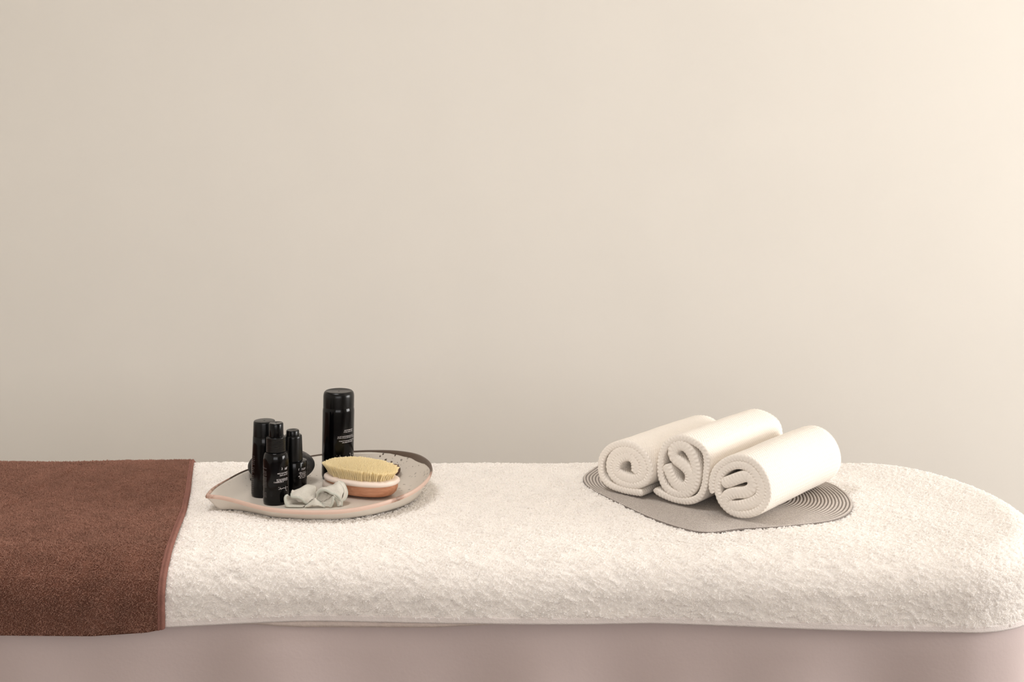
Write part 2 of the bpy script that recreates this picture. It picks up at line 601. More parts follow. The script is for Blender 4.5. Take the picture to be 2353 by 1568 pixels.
# folded lower layer that peeks out under the hem
sx = s_front(np.linspace(-0.40, -0.03, 120))
xx = np.linspace(-0.40, -0.03, 120)
lower = np.interp(xx, [-0.40, -0.33, -0.30, -0.265, -0.2, -0.10, -0.03], [-0.001, 0.002, 0.0058, 0.0085, 0.0078, 0.006, 0.002])
qh2 = q_hem(sx)
drape('under_fold', sx, qh2 - 0.012, qh2 + lower, 6, -0.003, UNDER_WHITE, wt, 0.002)


def value_noise(a, b, cell, seed):
    """smooth random field over the cloth, features about one cell across"""
    g = np.random.default_rng(seed).uniform(0, 1, (257, 257))
    x, y = a / cell, b / cell
    xi, yi = np.floor(x).astype(int), np.floor(y).astype(int)
    fx, fy = x - xi, y - yi
    fx, fy = fx * fx * (3 - 2 * fx), fy * fy * (3 - 2 * fy)
    xi, yi = xi % 256, yi % 256
    return (g[xi, yi] * (1 - fx) + g[xi + 1, yi] * fx) * (1 - fy) + (g[xi, yi + 1] * (1 - fx) + g[xi + 1, yi + 1] * fx) * fy


def pile(name, n, sampler, length, rads, mat, parent, gravity):
    s, q = sampler(n)
    n = len(s)
    e = 1e-3
    P = surf(s, q)
    ds = surf(s + e, q) - P
    dq = surf(s, q + e) - P
    ds /= np.linalg.norm(ds, axis=1, keepdims=True) + 1e-12
    dq /= np.linalg.norm(dq, axis=1, keepdims=True) + 1e-12
    N = np.cross(dq, ds)
    N /= np.linalg.norm(N, axis=1, keepdims=True) + 1e-12
    sgn = np.sign(np.sum(N * (P + np.array([0, 0, 0.2]) - np.array([0, Y_MID, 0.4])) * np.array([0, 1, 1]), axis=1))
    N *= np.where(sgn == 0, 1, sgn)[:, None]
    c1 = value_noise(s, q, 0.0046, 1)
    c2 = value_noise(s, q, 0.0050, 2)
    c3 = value_noise(s, q, 0.030, 3)
    an = 2 * np.pi * 1.6 * c2 + 3 * c3 + rng.normal(0, 0.45, n)
    T = ds * np.cos(an)[:, None] + dq * np.sin(an)[:, None]
    G = np.array([-0.15, 0, -1.0])
    gT = G - N * (N @ G)[:, None]
    d1 = N + T * 0.35 + gT * gravity
    d1 /= np.linalg.norm(d1, axis=1, keepdims=True)
    d2 = N * 0.45 + T * 0.8 + gT * gravity * 1.6
    d2 /= np.linalg.norm(d2, axis=1, keepdims=True)
    d3 = -N * 0.35 + T * 0.8 + gT * gravity
    d3 /= np.linalg.norm(d3, axis=1, keepdims=True)
    L = (length * (0.6 + 0.8 * c1) * rng.uniform(0.85, 1.15, n))[:, None]
    p0 = P - N * 0.0008
    p1 = p0 + d1 * L * 0.45
    p2 = p1 + d2 * L * 0.33
    p3 = p2 + d3 * L * 0.25
    pts = np.stack([p0, p1, p2, p3], axis=1)
    rr = np.array(rads)[None, :] * rng.uniform(0.8, 1.2, (n, 1))
    return hair(name, pts, rr, mat, parent)


def white_sampler(n):
    s0 = s_back(-0.62)
    s1 = s_front(-0.52)
    s = rng.uniform(s0, float(s1), n)
    w = outline(s)[3]
    q = rng.uniform(0, 1, n) * (HALF + 0.13)
    end = (s > L_ST) & (s < L_ST + L_END)
    keep = np.ones(n, bool)
    keep[end] = rng.uniform(0, 1, end.sum()) < np.minimum(1, q[end] / w[end])
    lim = np.where(s < L_ST, w - R_EDGE + 0.07, q_hem(s) - 0.008)
    keep &= q < lim
    P = surf(s, q)
    keep &= ~inside(P, mat_out, 0.96) & ~inside(P, tray_ring, 0.85)
    return s[keep], q[keep]


pile('pile', 330000, white_sampler, 0.0042, (0.00055, 0.0007, 0.0007, 0.0005), TERRY_FIBRE, wt, 0.18)

# brown towel over the left end
EDGE_PX = [(445.5, 1055), (441, 1095), (437, 1130), (427, 1175), (418, 1200), (407, 1230)]
ed = [on_z(px, py, TOP + 0.006) for px, py in EDGE_PX]
ed_y = np.array([p[1] for p in ed] + [1.535, 1.505, 1.485, 1.2])
ed_x = np.array([p[0] for p in ed] + [-0.4425, -0.4400, -0.4400, -0.442])
order = np.argsort(ed_y)


def brown_edge(v):
    """x of the towel's edge; v = signed distance across the table, + at the back"""
    yv = Y_MID + np.sign(v) * np.minimum(np.abs(v), HALF - 0.02)
    x = np.interp(yv, ed_y[order], ed_x[order])
    return x


bt = thing('bath_towel', 'brown velvety towel draped across the left end of the white table', 'towel', (-0.8, Y_MID, TOP))
nv, nu = 150, 60
B_HEM = 0.612
vmax_back = HALF - R_EDGE + 0.09
vmin_front = -q_for_z(0.6085)
vv = np.linspace(vmax_back, vmin_front, nv)


def brown_hem_q(x):
    return q_for_z(np.interp(x, [-0.95, -0.53, -0.46, -0.441], [0.6075, 0.6075, 0.612, 0.616]))


def brown_pt(u, v01, off):
    """u 0..1 from far left to the edge; v01 0 back .. 1 front hem"""
    vback = vmax_back
    xg = X_START + 0.02 + (np.full_like(u, -0.44) - X_START - 0.02) * u
    vfront = -brown_hem_q(xg)
    v = vback + (vfront - vback) * v01
    xe = brown_edge(v)
    x = X_START + 0.02 + (xe - X_START - 0.02) * u
    s = np.where(v >= 0, s_back(x), s_front(x))
    crease = 0.0022 * np.exp(-((x + 0.735 - 0.02 * np.sin(v * 9)) / 0.012) ** 2) * -1
    p = surf(s, np.abs(v), off)
    p[..., 2] += crease * (np.abs(v) < HALF - R_EDGE) + 0.0015 * np.sin(v * 26 + x * 2) * (np.abs(v) < HALF)
    return p


u_arr = np.concatenate([np.linspace(0, 0.8, 25, endpoint=False), np.linspace(0.8, 1.0, 30)])
U, V = np.meshgrid(u_arr, np.linspace(0, 1, nv))
G = brown_pt(U, V, 0.0075)
o = mesh_obj('towel_body', G.reshape(-1, 3), grid_faces(nv, len(u_arr), flip=True), BROWN, bt)
md = o.modifiers.new('thickness', 'SOLIDIFY'); md.thickness = 0.004; md.offset = -1
# stitched side hem: a raised double ridge along the edge
prof_u = np.array([0.0085, 0.0072, 0.0060, 0.0050, 0.0042, 0.0032, 0.0020, 0.0008, -0.0004, -0.0008, 0.0])
prof_o = np.array([0.0000, 0.0016, 0.0022, 0.0018, 0.0010, 0.0018, 0.0024, 0.0020, 0.0008, -0.0030, -0.0052])
v01 = np.linspace(0, 1, 300)
rows = []
for pu, po in zip(prof_u, prof_o):
    uu = 1.0 - pu / 0.79
    rows.append(brown_pt(np.full_like(v01, uu), v01, 0.0075 + po))
G = np.array(rows)
mesh_obj('hem', G.reshape(-1, 3), grid_faces(len(prof_u), len(v01)), BROWN_HEM, bt)


def brown_pile(n):
    u = 1 - rng.uniform(0.0095, 0.47 / 0.79, n)
    v = rng.uniform(0.05, 0.998, n)
    P = brown_pt(u, v, 0.0075)
    e = 2e-3
    du = brown_pt(u + e, v, 0.0075) - P
    dv = brown_pt(u, v + e, 0.0075) - P
    N = np.cross(dv, du)
    N /= np.linalg.norm(N, axis=1, keepdims=True)
    N *= np.where(N @ np.array([0, -0.5, 1.0]) < 0, -1, 1)[:, None]
    back = P[:, 1] > Y_MID + HALF - 0.03
    N[back] *= np.where(N[back][:, 2] < -0.2, -1, 1)[:, None]
    R = rng.normal(0, 1, (n, 3))
    patch = np.sin(P[:, 0] * 60 + 7 * np.sin(P[:, 1] * 40)) * np.sin(P[:, 1] * 55 + 5 * np.sin(P[:, 0] * 33))
    d1 = N + R * 0.35 + np.array([0.3, 0, 0]) * patch[:, None]
    d1 /= np.linalg.norm(d1, axis=1, keepdims=True)
    d2 = N * 0.5 + R * 0.6 + np.array([0.5, 0, -0.2]) * patch[:, None]
    d2 /= np.linalg.norm(d2, axis=1, keepdims=True)
    L = (0.0026 * (0.4 + 1.1 * value_noise(P[:, 0], P[:, 1] - P[:, 2], 0.0024, 7)) * rng.uniform(0.8, 1.2, n))[:, None]
    p0 = P - N * 0.0005
    p1 = p0 + d1 * L * 0.6
    p2 = p1 + d2 * L * 0.5
    return hair('nap', np.stack([p0, p1, p2], 1), np.array([0.00034, 0.00036, 0.00024])[None], BROWN_FIBRE, bt)


brown_pile(210000)

# ------------------------------------------------------------------ leaf shaped tray
TC = np.array([-0.285, 1.762, 0])
tray = thing('serving_tray', 'leaf-shaped cream glazed ceramic tray with brown rim, holding bottles and brush', 'tray', (TC[0], TC[1], TOP))
# keep the tip sharp: open spline from the tip round to the tip
ring = catmull(np.vstack([tray_ring, tray_ring[:1]]), 0.004)[:-1]
NR = len(ring)
FLOOR_Z = RZ + 0.006


def tray_row(t, z_top_frac, dz=0.0):
    P = np.empty_like(ring)
    P[:, :2] = TC[:2] + (ring[:, :2] - TC[:2]) * t
    P[:, 2] = FLOOR_Z + (ring[:, 2] - FLOOR_Z) * z_top_frac + dz
    return P


def prof(t):
    k = max(0.0, (t - 0.78) / 0.22)
    return k ** 1.7


ts = [0.02, 0.2, 0.4, 0.55, 0.68, 0.74, 0.78, 0.81, 0.84, 0.87, 0.90, 0.93, 0.955, 0.98, 1.0]
rows = [tray_row(t, prof(t)) for t in ts]
# outer lip, underside and foot
rows.append(tray_row(1.004, 1.0, -0.0022))
under = [(0.995, 1.0, -0.005), (0.975, 0.80, -0.005), (0.95, 0.55, -0.0052), (0.925, 0.30, -0.0055), (0.90, 0.06, -0.006), (0.87, 0.0, -0.0062), (0.5, 0, -0.0060), (0.02, 0, -0.0060)]
for t, f, dz in under:
    rows.append(tray_row(t, f, dz))
G = np.array(rows)
nr = len(rows)
fcs = grid_faces(nr, NR, wrap_c=True)
fcs.append(tuple(range(NR)))
fcs.append(tuple((nr - 1) * NR + k for k in range(NR))[::-1])
plate = mesh_obj('plate', G.reshape(-1, 3), fcs, GLAZE, tray)
sp = np.zeros(nr * NR)
for i, tt in enumerate(ts):
    x, y = G[i, :, 0], G[i, :, 1]
    back = np.clip((y - 1.745) / 0.05, 0, 1) * np.clip((tt - 0.35) / 0.2, 0, 1)
    sp[i * NR:(i + 1) * NR] = np.clip(back * np.clip((x + 0.40) / 0.1, 0.25, 1), 0, 1)
at = plate.data.attributes.new('speckle', 'FLOAT', 'POINT')
at.data.foreach_set('value', sp.astype(np.float32))
recalc(plate)

# rim: bare clay edge, wide and dark round the far right corner, pale along the front
tt = np.arange(NR) / NR
px_order = ring
ang = np.arctan2(ring[:, 1] - TC[1], ring[:, 0] - TC[0])
wide = np.exp(-((ang - 0.62) / 0.42) ** 2)
wid = 0.0009 + 0.0046 * wide * (0.75 + 0.45 * np.convolve(np.random.default_rng(3).uniform(0, 1, NR), np.ones(3) / 3, 'same'))
dist = np.linalg.norm(ring[:, :2] - TC[:2], axis=1)
front = np.clip((1.76 - ring[:, 1]) / 0.05, 0, 1)
wid = wid + 0.0019 * front * (1 - wide) * np.clip((-0.17 - ring[:, 0]) / 0.05, 0.1, 1)
rows = []
for k, (dt, dz) in enumerate([(-1.0, 0.0006), (-0.6, 0.0012), (-0.2, 0.0016), (None, 0.0008), (None, -0.0022), (None, -0.0046)]):
    P = ring.copy()
    if dt is not None:
        t = 1 + dt * wid / dist
        P[:, :2] = TC[:2] + (ring[:, :2] - TC[:2]) * t[:, None]
        kk = np.clip((t - 0.78) / 0.22, 0, None) ** 1.7
        P[:, 2] = FLOOR_Z + (ring[:, 2] - FLOOR_Z) * kk + dz
    else:
        out = {0.0008: 0.0012, -0.0022: 0.0020, -0.0046: 0.0012}[dz]
        t = 1 + out / dist
        P[:, :2] = TC[:2] + (ring[:, :2] - TC[:2]) * t[:, None]
        P[:, 2] = ring[:, 2] + dz
    rows.append(P)
G = np.array(rows)
rim = mesh_obj('rim', G.reshape(-1, 3), grid_faces(len(rows), NR, wrap_c=True), RIM, tray)
back_dark = np.clip((ring[:, 1] - 1.745) / 0.04, 0, 1) * 0.9
tip_dark = np.exp(-((ring[:, 0] + 0.447) / 0.03) ** 2) * 0.45
chip = np.exp(-((ring[:, 0] + 0.165) / 0.011) ** 2) * 0.6 * (ring[:, 1] < 1.76)
dk = np.clip(np.maximum(np.maximum(back_dark, tip_dark), chip), 0, 1)
at = rim.data.attributes.new('dark', 'FLOAT', 'POINT')
at.data.foreach_set('value', np.tile(dk, len(rows)).astype(np.float32))

TF = FLOOR_Z + 0.0006      # tray floor

# ------------------------------------------------------------------ bottles


def print_mesh(name, cx, cy, rfun, lines, mat, parent, seed=1, strokes=()):
    """fine print wrapped round a bottle. lines: (x0, x1, z, height) with x across the bottle in metres (0 = towards viewer)"""
    R = random.Random(seed)
    vs, fs = [], []

    def put(th, z):
        r = rfun(z) + 0.00018
        vs.append((cx + r * math.sin(th), cy - r * math.cos(th), z))
        return len(vs) - 1

    def seg(t0, z0, t1, z1, wth, r):
        dx, dz = (t1 - t0) * r, z1 - z0
        L = math.hypot(dx, dz) or 1e-9
        ox, oz = -dz / L * wth / 2, dx / L * wth / 2
        ids = [put(t0 + ox / r, z0 + oz), put(t1 + ox / r, z1 + oz), put(t1 - ox / r, z1 - oz), put(t0 - ox / r, z0 - oz)]
        fs.append(tuple(ids))

    glyphs = [[(0, 0, 0, 1), (0, 1, .7, 1)], [(0, 0, 0, 1), (.7, 0, .7, 1), (0, .5, .7, .5)], [(0, 0, .35, 1), (.35, 1, .7, 0)],
              [(0, 0, .7, 0), (.7, 0, .7, 1), (.7, 1, 0, 1)], [(.35, 0, .35, 1), (0, 1, .7, 1)], [(0, 1, .7, .5), (.7, .5, 0, 0), (0, 0, .7, 0)],
              [(0, 1, 0, 0), (0, 0, .7, 0)], [(0, 0, 0, 1), (0, 1, .7, 0), (.7, 0, .7, 1)]]
    for x0, x1, z, h in lines:
        r = rfun(z)
        a0, a1 = math.asin(max(-0.985, min(0.985, x0 / r))), math.asin(max(-0.985, min(0.985, x1 / r)))
        th = a0
        cw = h * 0.62 / r
        left = R.randint(3, 7)
        while th + cw < a1:
            for (gx0, gz0, gx1, gz1) in R.choice(glyphs):
                seg(th + gx0 * cw, z + gz0 * h, th + gx1 * cw, z + gz1 * h, h * 0.2, r)
            th += cw * 1.08
            left -= 1
            if left == 0:
                th += cw * 0.5
                left = R.randint(3, 7)
    for st, wth in strokes:
        for (xa, za), (xb, zb) in zip(st[:-1], st[1:]):
            r = rfun(za)
            seg(math.asin(max(-.99, min(.99, xa / r))), za, math.asin(max(-.99, min(.99, xb / r))), zb, wth, r)
    return mesh_obj(name, vs, fs, mat, parent, smooth=False)


def px_lines(items, xc, d, r, h):
    """(x0 px, x1 px, y px) -> print lines on a bottle whose axis is at xc px, depth d"""
    out = []
    for it in items:
        x0, x1, y = it[:3]
        hh = it[3] if len(it) > 3 else h
        a = (x0 + x1) / 2 - xc
        rr = r
        k = max(-1, min(1, a * d / F_PX / rr))
        dd = d - rr * math.sqrt(1 - k * k)
        z = Z_CAM - (y - Y_H) * dd / F_PX - hh / 2
        out.append(((x0 - xc) * dd / F_PX, (x1 - xc) * dd / F_PX, z, hh))
    return out


def px_stroke(pts, xc, d, r, wth):
    out = []
    for x, y in pts:
        k = max(-0.99, min(0.99, (x - xc) * d / F_PX / r))
        dd = d - r * math.sqrt(1 - k * k)
        out.append(((x - xc) * dd / F_PX, Z_CAM - (y - Y_H) * dd / F_PX))
    return (out, wth)


def place(px, d):
    return ((px - X_C) * d / F_PX, d)


def hz_(y, d):
    return Z_CAM - (y - Y_H) * d / F_PX


# tall spray can
D1 = 1.846
x1_, y1_ = place(775.5, D1)
can = thing('spray_can', 'tall black spray can with round cap, standing behind the brush', 'bottle', (x1_, y1_, TF))
r1 = 0.0247
zt = hz_(898, D1); zc_ = hz_(942, D1 - r1)
lathe('body', [(0, TF), (r1 * 0.93, TF), (r1 * 0.98, TF + 0.002), (r1, TF + 0.005), (r1, zc_ - 0.006), (r1 * 0.985, zc_ - 0.0025), (r1 * 0.955, zc_), (0, zc_)], x1_, y1_, BLACK_GLOSS, can)
rc = r1 * 0.975
lathe('cap', [(0, zc_), (rc, zc_), (rc, zt - 0.008), (rc * 0.985, zt - 0.005), (rc * 0.95, zt - 0.0022), (rc * 0.88, zt - 0.0004), (rc * 0.84, zt),
              (rc * 0.78, zt - 0.0006), (0.0016, zt - 0.0008), (0.001, zt - 0.0014), (0, zt - 0.0014)], x1_, y1_, BLACK_SATIN, can)
L1 = px_lines([(794, 810, 988), (793, 810, 992), (780, 811, 1003), (779, 812, 1006.5), (783, 811.5, 1013), (790, 810, 1016)], 775.5, D1, r1, 0.0014)
st1 = [px_stroke(p, 775.5, D1, r1, 0.0005) for p in (
    [(785.5, 1046), (785, 1055), (787, 1057)], [(788, 1052), (789, 1050), (790, 1051.5), (794, 1050.5), (796, 1049)],
    [(797, 1052), (798, 1048), (800, 1050), (799, 1052), (797, 1052)], [(802, 1051), (803.5, 1048), (805, 1050), (803, 1052)],
    [(805, 1042), (806.5, 1041), (807, 1052), (806.5, 1056)], [(809.5, 1044), (810.5, 1044.5)], [(778.5, 1047), (778.6, 1048)])]
print_mesh('label_text', x1_, y1_, lambda z: r1, L1, PRINT_WHITE, can, 3, st1)
lt = px_lines([(740.5, 744, 995 + 3.4 * k) for k in range(26)], 775.5, D1, r1, 0.0012)
print_mesh('side_text', x1_, y1_, lambda z: r1, lt, PRINT_DIM, can, 5)
can.rotation_euler[1] = math.radians(0.9)

# tall tapered tube, far left
D2 = 1.752
x2_, y2_ = place(607.5, D2)
tube = thing('cosmetic_tube', 'black tapered tube with wide flat cap, leftmost on the tray', 'bottle', (x2_, y2_, TF))
z2t, z2c = hz_(966.5, D2), hz_(1008, D2 - 0.016)
rb, rt_ = 0.0193, 0.0160


def r2(z):
    return rb + (0.0168 - rb) * min(1, max(0, (z - TF - 0.02) / (z2c - TF - 0.02)))


lathe('body', [(0, TF), (rb * 0.94, TF), (rb, TF + 0.003), (rb, TF + 0.02)] + [(r2(TF + 0.02 + (z2c - TF - 0.02) * k / 6), TF + 0.02 + (z2c - TF - 0.02) * k / 6) for k in range(1, 7)] + [(0.0163, z2c + 0.0008), (0, z2c + 0.0008)],
      x2_, y2_, BLACK_GLOSS, tube)
lathe('cap', [(0, z2c + 0.001), (0.0166, z2c + 0.001), (rt_, z2t - 0.003), (rt_ * 0.98, z2t - 0.0012), (rt_ * 0.94, z2t - 0.0002), (rt_ * 0.9, z2t), (0.0018, z2t - 0.0004), (0.0012, z2t - 0.0011), (0, z2t - 0.0011)],
      x2_, y2_, BLACK_SATIN, tube)
lt = px_lines([(581 - 0.045 * k * 2.4, 590.5 - 0.045 * k * 2.4, 1049 + 4.4 * k) for k in range(19) if k not in (5, 9)], 607.5, D2, 0.0187, 0.0012)
print_mesh('label_text', x2_, y2_, r2, lt, PRINT_DIM, tube, 7)

# spray bottle at the front
D3 = 1.714
x3_, y3_ = place(634.5, D3)
r3 = 0.0187
spray = thing('spray_bottle', 'small black spray bottle with narrow cap and round shoulders, frontmost on the tray', 'bottle', (x3_, y3_, TF))
z3t = hz_(971.5, D3); z3c = hz_(1006, D3 - 0.010); z3k = hz_(1043, D3 - 0.0145); z3s = hz_(1068, D3 - r3)


def r3f(z):
    return r3


shoulder = [(0.0145 + (r3 - 0.0145) * math.sin(a), z3s + (z3k - z3s) * math.cos(a)) for a in [math.radians(k) for k in (80, 65, 50, 36, 22, 10, 0)]]
lathe('body', [(0, TF), (r3 * 0.93, TF), (r3 * 0.98, TF + 0.0015), (r3, TF + 0.004), (r3, z3s)] + shoulder + [(0, z3k)], x3_, y3_, BLACK_GLOSS, spray)
rk = 0.0145
rib = []
nk = 9
for k in range(nk + 1):
    zz = z3k + 0.0008 + (z3c - 0.003 - z3k) * k / nk
    rib += [(rk, zz), (rk - 0.00035, zz + 0.0006)]
lathe('collar', [(0, z3k + 0.0004), (rk * 0.97, z3k + 0.0004)] + rib + [(rk * 0.97, z3c - 0.0012), (rk * 0.88, z3c - 0.0002), (0, z3c)], x3_, y3_, BLACK_SATIN, spray)
rc3 = 0.0103
lathe('cap', [(0, z3c), (rc3 * 1.02, z3c), (rc3, z3t - 0.002), (rc3 * 0.96, z3t - 0.0006), (rc3 * 0.88, z3t), (0.0015, z3t - 0.0006), (0.001, z3t - 0.0012), (0, z3t - 0.0012)], x3_, y3_, BLACK_GLOSS, spray)
L3 = px_lines([(652, 656.5, 1077, 0.0030), (658, 663, 1076.5, 0.0030), (643.5, 662.5, 1088), (648, 662.5, 1092), (641.5, 662.5, 1102), (641.5, 662.5, 1105.3), (635.5, 657, 1108.8)], 634.5, D3, r3, 0.0016)
st3 = [px_stroke(p, 634.5, D3, r3, 0.00055) for p in (
    [(645.5, 1125.5), (648, 1124.8), (650, 1123), (651, 1125), (652.5, 1122.5), (654, 1123.5), (656, 1121), (657.5, 1122.5), (659, 1121)],
    [(659.3, 1117.5), (659.6, 1123), (660, 1127.5), (661.3, 1128)], [(645.8, 1120), (646, 1121.5)], [(648.8, 1120), (649, 1124)], [(661, 1119.5), (662.5, 1119)])]
print_mesh('label_text', x3_, y3_, r3f, L3, PRINT_WHITE, spray, 9, st3)
lt = px_lines([(605.6, 618.5, y) for y in (1076, 1083.5, 1087, 1091, 1097.5, 1101, 1104.5, 1108, 1111.5, 1115, 1118.5, 1132, 1135, 1138, 1141)], 634.5, D3, r3, 0.0013)
print_mesh('side_text', x3_, y3_, r3f, lt, PRINT_DIM, spray, 12)

# pump bottle
D4 = 1.762
x4_, y4_ = place(676, D4)
pump = thing('pump_bottle', 'short black pump bottle with stepped push top, behind the grey washcloth', 'bottle', (x4_, y4_, TF))
r4 = 0.0188
z4t = hz_(988, D4); z4n = hz_(999, D4); z4s = hz_(1053, D4); z4b = hz_(1057.5, D4)
lathe('body', [(0, TF), (r4 * 0.94, TF), (r4, TF + 0.003), (r4, z4b - 0.002), (r4 * 0.97, z4b - 0.0006), (r4 * 0.9, z4b), (0, z4b)], x4_, y4_, BLACK_GLOSS, pump)
x4n = (673.6 - X_C) * D4 / F_PX
lathe('sleeve', [(0, z4b), (0.0142, z4b), (0.0142, z4s), (0.0130, z4n - 0.004), (0.0127, z4n - 0.0014), (0.0119, z4n - 0.0003), (0.0095, z4n), (0, z4n)], x4n, y4_, BLACK_SATIN, pump)
lathe('push_button', [(0, z4n), (0.0098, z4n), (0.0095, z4t - 0.0014), (0.0090, z4t - 0.0003), (0.0084, z4t), (0.0045, z4t - 0.0009), (0, z4t - 0.0013)], (672.4 - X_C) * D4 / F_PX, y4_, BLACK_SATIN, pump)
L4 = px_lines([(691, 694.5, 1079.5, 0.0026), (697, 704, 1078, 0.0026), (692, 704.3, 1086), (693, 704.3, 1089.5), (690.5, 704.3, 1094), (693, 704.3, 1097.5)], 676, D4, r4, 0.0017)
print_mesh('label_text', x4_, y4_, lambda z: r4, L4, PRINT_WHITE, pump, 15)


# ------------------------------------------------------------------ stones


def pebble(name, c, rad, mat, label, cat, lumps=0.04, seed=2, yaw=0.0):
    r_ = np.random.default_rng(seed)
    nu_, nv_ = 64, 40
    ph = r_.uniform(0, 6.28, 6)
    vs = []
    for i in range(nv_ + 1):
        th = math.pi * i / nv_
        for j in range(nu_):
            a = 2 * math.pi * j / nu_
            x, y, z = math.sin(th) * math.cos(a), math.sin(th) * math.sin(a), -math.cos(th)
            k = 1 + lumps * (math.sin(2.3 * x + 3 * y + ph[0]) + 0.6 * math.sin(4 * z + 2.5 * x + ph[1]) + 0.5 * math.sin(5 * y - 3 * x + ph[2])) * 0.6
            px, py = x * rad[0] * k, y * rad[1] * k
            X = px * math.cos(yaw) - py * math.sin(yaw); Y = px * math.sin(yaw) + py * math.cos(yaw)
            vs.append((c[0] + X, c[1] + Y, z * rad[2] * k))
    vs = np.array(vs)
    vs[:, 2] += c[2] - vs[:, 2].min()
    o = mesh_obj(name, vs, grid_faces(nv_ + 1, nu_, wrap_c=True), mat)
    recalc(o)
    return tag(o, label, cat)


pebble('massage_stone', ((646 - X_C) * 1.815 / F_PX, 1.815, TF), (0.0505, 0.036, 0.0265), STONE,
       'large smooth black stone with grey scuffs, behind the small black bottles on the tray', 'stone', 0.02, 5)
pb = on_z(908, 1099, TF)
pebble('pebble', (pb[0] - 0.0005, pb[1] + 0.008, TF + 0.0015), (0.0085, 0.010, 0.0085), BROWN_STONE,
       'small dark brown pebble peeking out behind the right end of the brush', 'stone', 0.10, 8)
pb = on_z(581, 1113, TF)
pebble('pebble', (pb[0] - 0.0005, pb[1] + 0.006, TF + 0.0005), (0.0055, 0.006, 0.0045), STONE,
       'tiny black pebble peeking out left of the tapered black tube', 'stone', 0.08, 9)

# ------------------------------------------------------------------ body brush lying bristles up
BC = np.array([-0.2255, 1.7615])
YAW = math.radians(-25)
brush = thing('body_brush', 'oval wooden body brush lying with its cream bristles facing up', 'brush', (BC[0], BC[1], TF))
cy_, sy_ = math.cos(YAW), math.sin(YAW)


def brush_pt(a, b, z):
    a = np.asarray(a, float); b = np.asarray(b, float)
    return np.stack([BC[0] + a * cy_ - b * sy_, BC[1] + a * sy_ + b * cy_, np.broadcast_to(z, a.shape)], -1)


def oval_loft(name, levels, mat, parent, seg=96, power=2.3):
    th = np.linspace(0, 2 * np.pi, seg, endpoint=False)
    ct = np.sign(np.cos(th)) * np.abs(np.cos(th)) ** (2 / power)
    st = np.sign(np.sin(th)) * np.abs(np.sin(th)) ** (2 / power)
    rows = [brush_pt(ct * a, st * b, z) for a, b, z in levels]
    G = np.array(rows)
    fcs = grid_faces(len(rows), seg, wrap_c=True)
    fcs.append(tuple(range(seg))[::-1])
    fcs.append(tuple((len(rows) - 1) * seg + k for k in range(seg)))
    return sharp(mesh_obj(name, G.reshape(-1, 3), fcs, mat, parent), 50)


AB, BB = 0.0585, 0.0335
W0 = TF
oval_loft('handle', [(AB * 0.80, BB * 0.72, W0 + 0.0015), (AB * 0.90, BB * 0.86, W0 + 0.0035), (AB * 0.965, BB * 0.95, W0 + 0.0075), (AB, BB, W0 + 0.013), (AB * 1.0, BB * 1.0, W0 + 0.0185)], WOOD, brush)
oval_loft('pad', [(AB * 1.0, BB * 1.0, W0 + 0.0186), (AB * 1.035, BB * 1.05, W0 + 0.0195), (AB * 1.05, BB * 1.08, W0 + 0.0215), (AB * 1.04, BB * 1.06, W0 + 0.0240), (AB * 0.99, BB * 0.98, W0 + 0.0258), (AB * 0.9, BB * 0.88, W0 + 0.0262)], PAD, brush)
# bristles: tufts set in rows on the pad, splaying outwards
tufts = []
na, nb = 30, 17
for i in range(na):
    for j in range(nb):
        a = (i + 0.5 * (j % 2) - (na - 0.5) / 2) / (na / 2) * 0.97
        b = (j - (nb - 1) / 2) / (nb / 2) * 0.99
        if abs(a) ** 2.3 + abs(b) ** 2.3 < 0.97:
            tufts.append((a, b))
tufts = np.array(tufts)
per = 48
ta = np.repeat(tufts[:, 0], per); tb_ = np.repeat(tufts[:, 1], per)
n = len(ta)
a0 = ta * AB * 0.90 + rng.normal(0, 0.0007, n)
b0 = tb_ * BB * 0.90 + rng.normal(0, 0.0006, n)
splay = 1.0 + 0.12 * np.sqrt(ta ** 2 + tb_ ** 2)
hgt = W0 + 0.0425 + rng.normal(0, 0.00035, n) - 0.0035 * (np.abs(ta) ** 3) + 0.0035 * (-ta) * 0.6
a1 = ta * AB * 0.93 * splay + rng.normal(0, 0.0011, n) - 0.004 * np.clip(-ta, 0, 1) ** 2
b1 = tb_ * BB * 0.95 * splay + rng.normal(0, 0.0011, n)
p0 = brush_pt(a0, b0, W0 + 0.0255)
p2 = brush_pt(a1, b1, hgt)
p1 = brush_pt(a0 + (a1 - a0) * 0.42, b0 + (b1 - b0) * 0.42, (W0 + 0.0255 + hgt) / 2)
hair('bristles', np.stack([p0, p1, p2], 1), np.array([0.0002, 0.00024, 0.0003])[None], BRISTLE, brush)
# webbing hand strap, looping out at the left end under the pad
th = np.linspace(math.radians(128), math.radians(262), 60)
rows = []
for k, (oo, dz) in enumerate([(0.0035, 0.0168), (0.0045, 0.0170), (0.0075, 0.013), (0.0085, 0.0075), (0.0080, 0.0045), (0.0070, 0.0048), (0.0062, 0.012)]):
    bul = 0.3 + 0.7 * np.sin(np.linspace(0, np.pi, 60)) ** 0.6
    rows.append(brush_pt(np.cos(th) * (AB - 0.002 + oo * bul), np.sin(th) * (BB - 0.002 + oo * bul), W0 + dz))
G = np.array(rows)
o = mesh_obj('strap', G.reshape(-1, 3), grid_faces(len(rows), 60), WEBBING, brush)

# ------------------------------------------------------------------ crumpled washcloth
CC = np.array([(724 - X_C) * 1.703 / F_PX, 1.703, TF])
cv, cf, hems = [], [], []


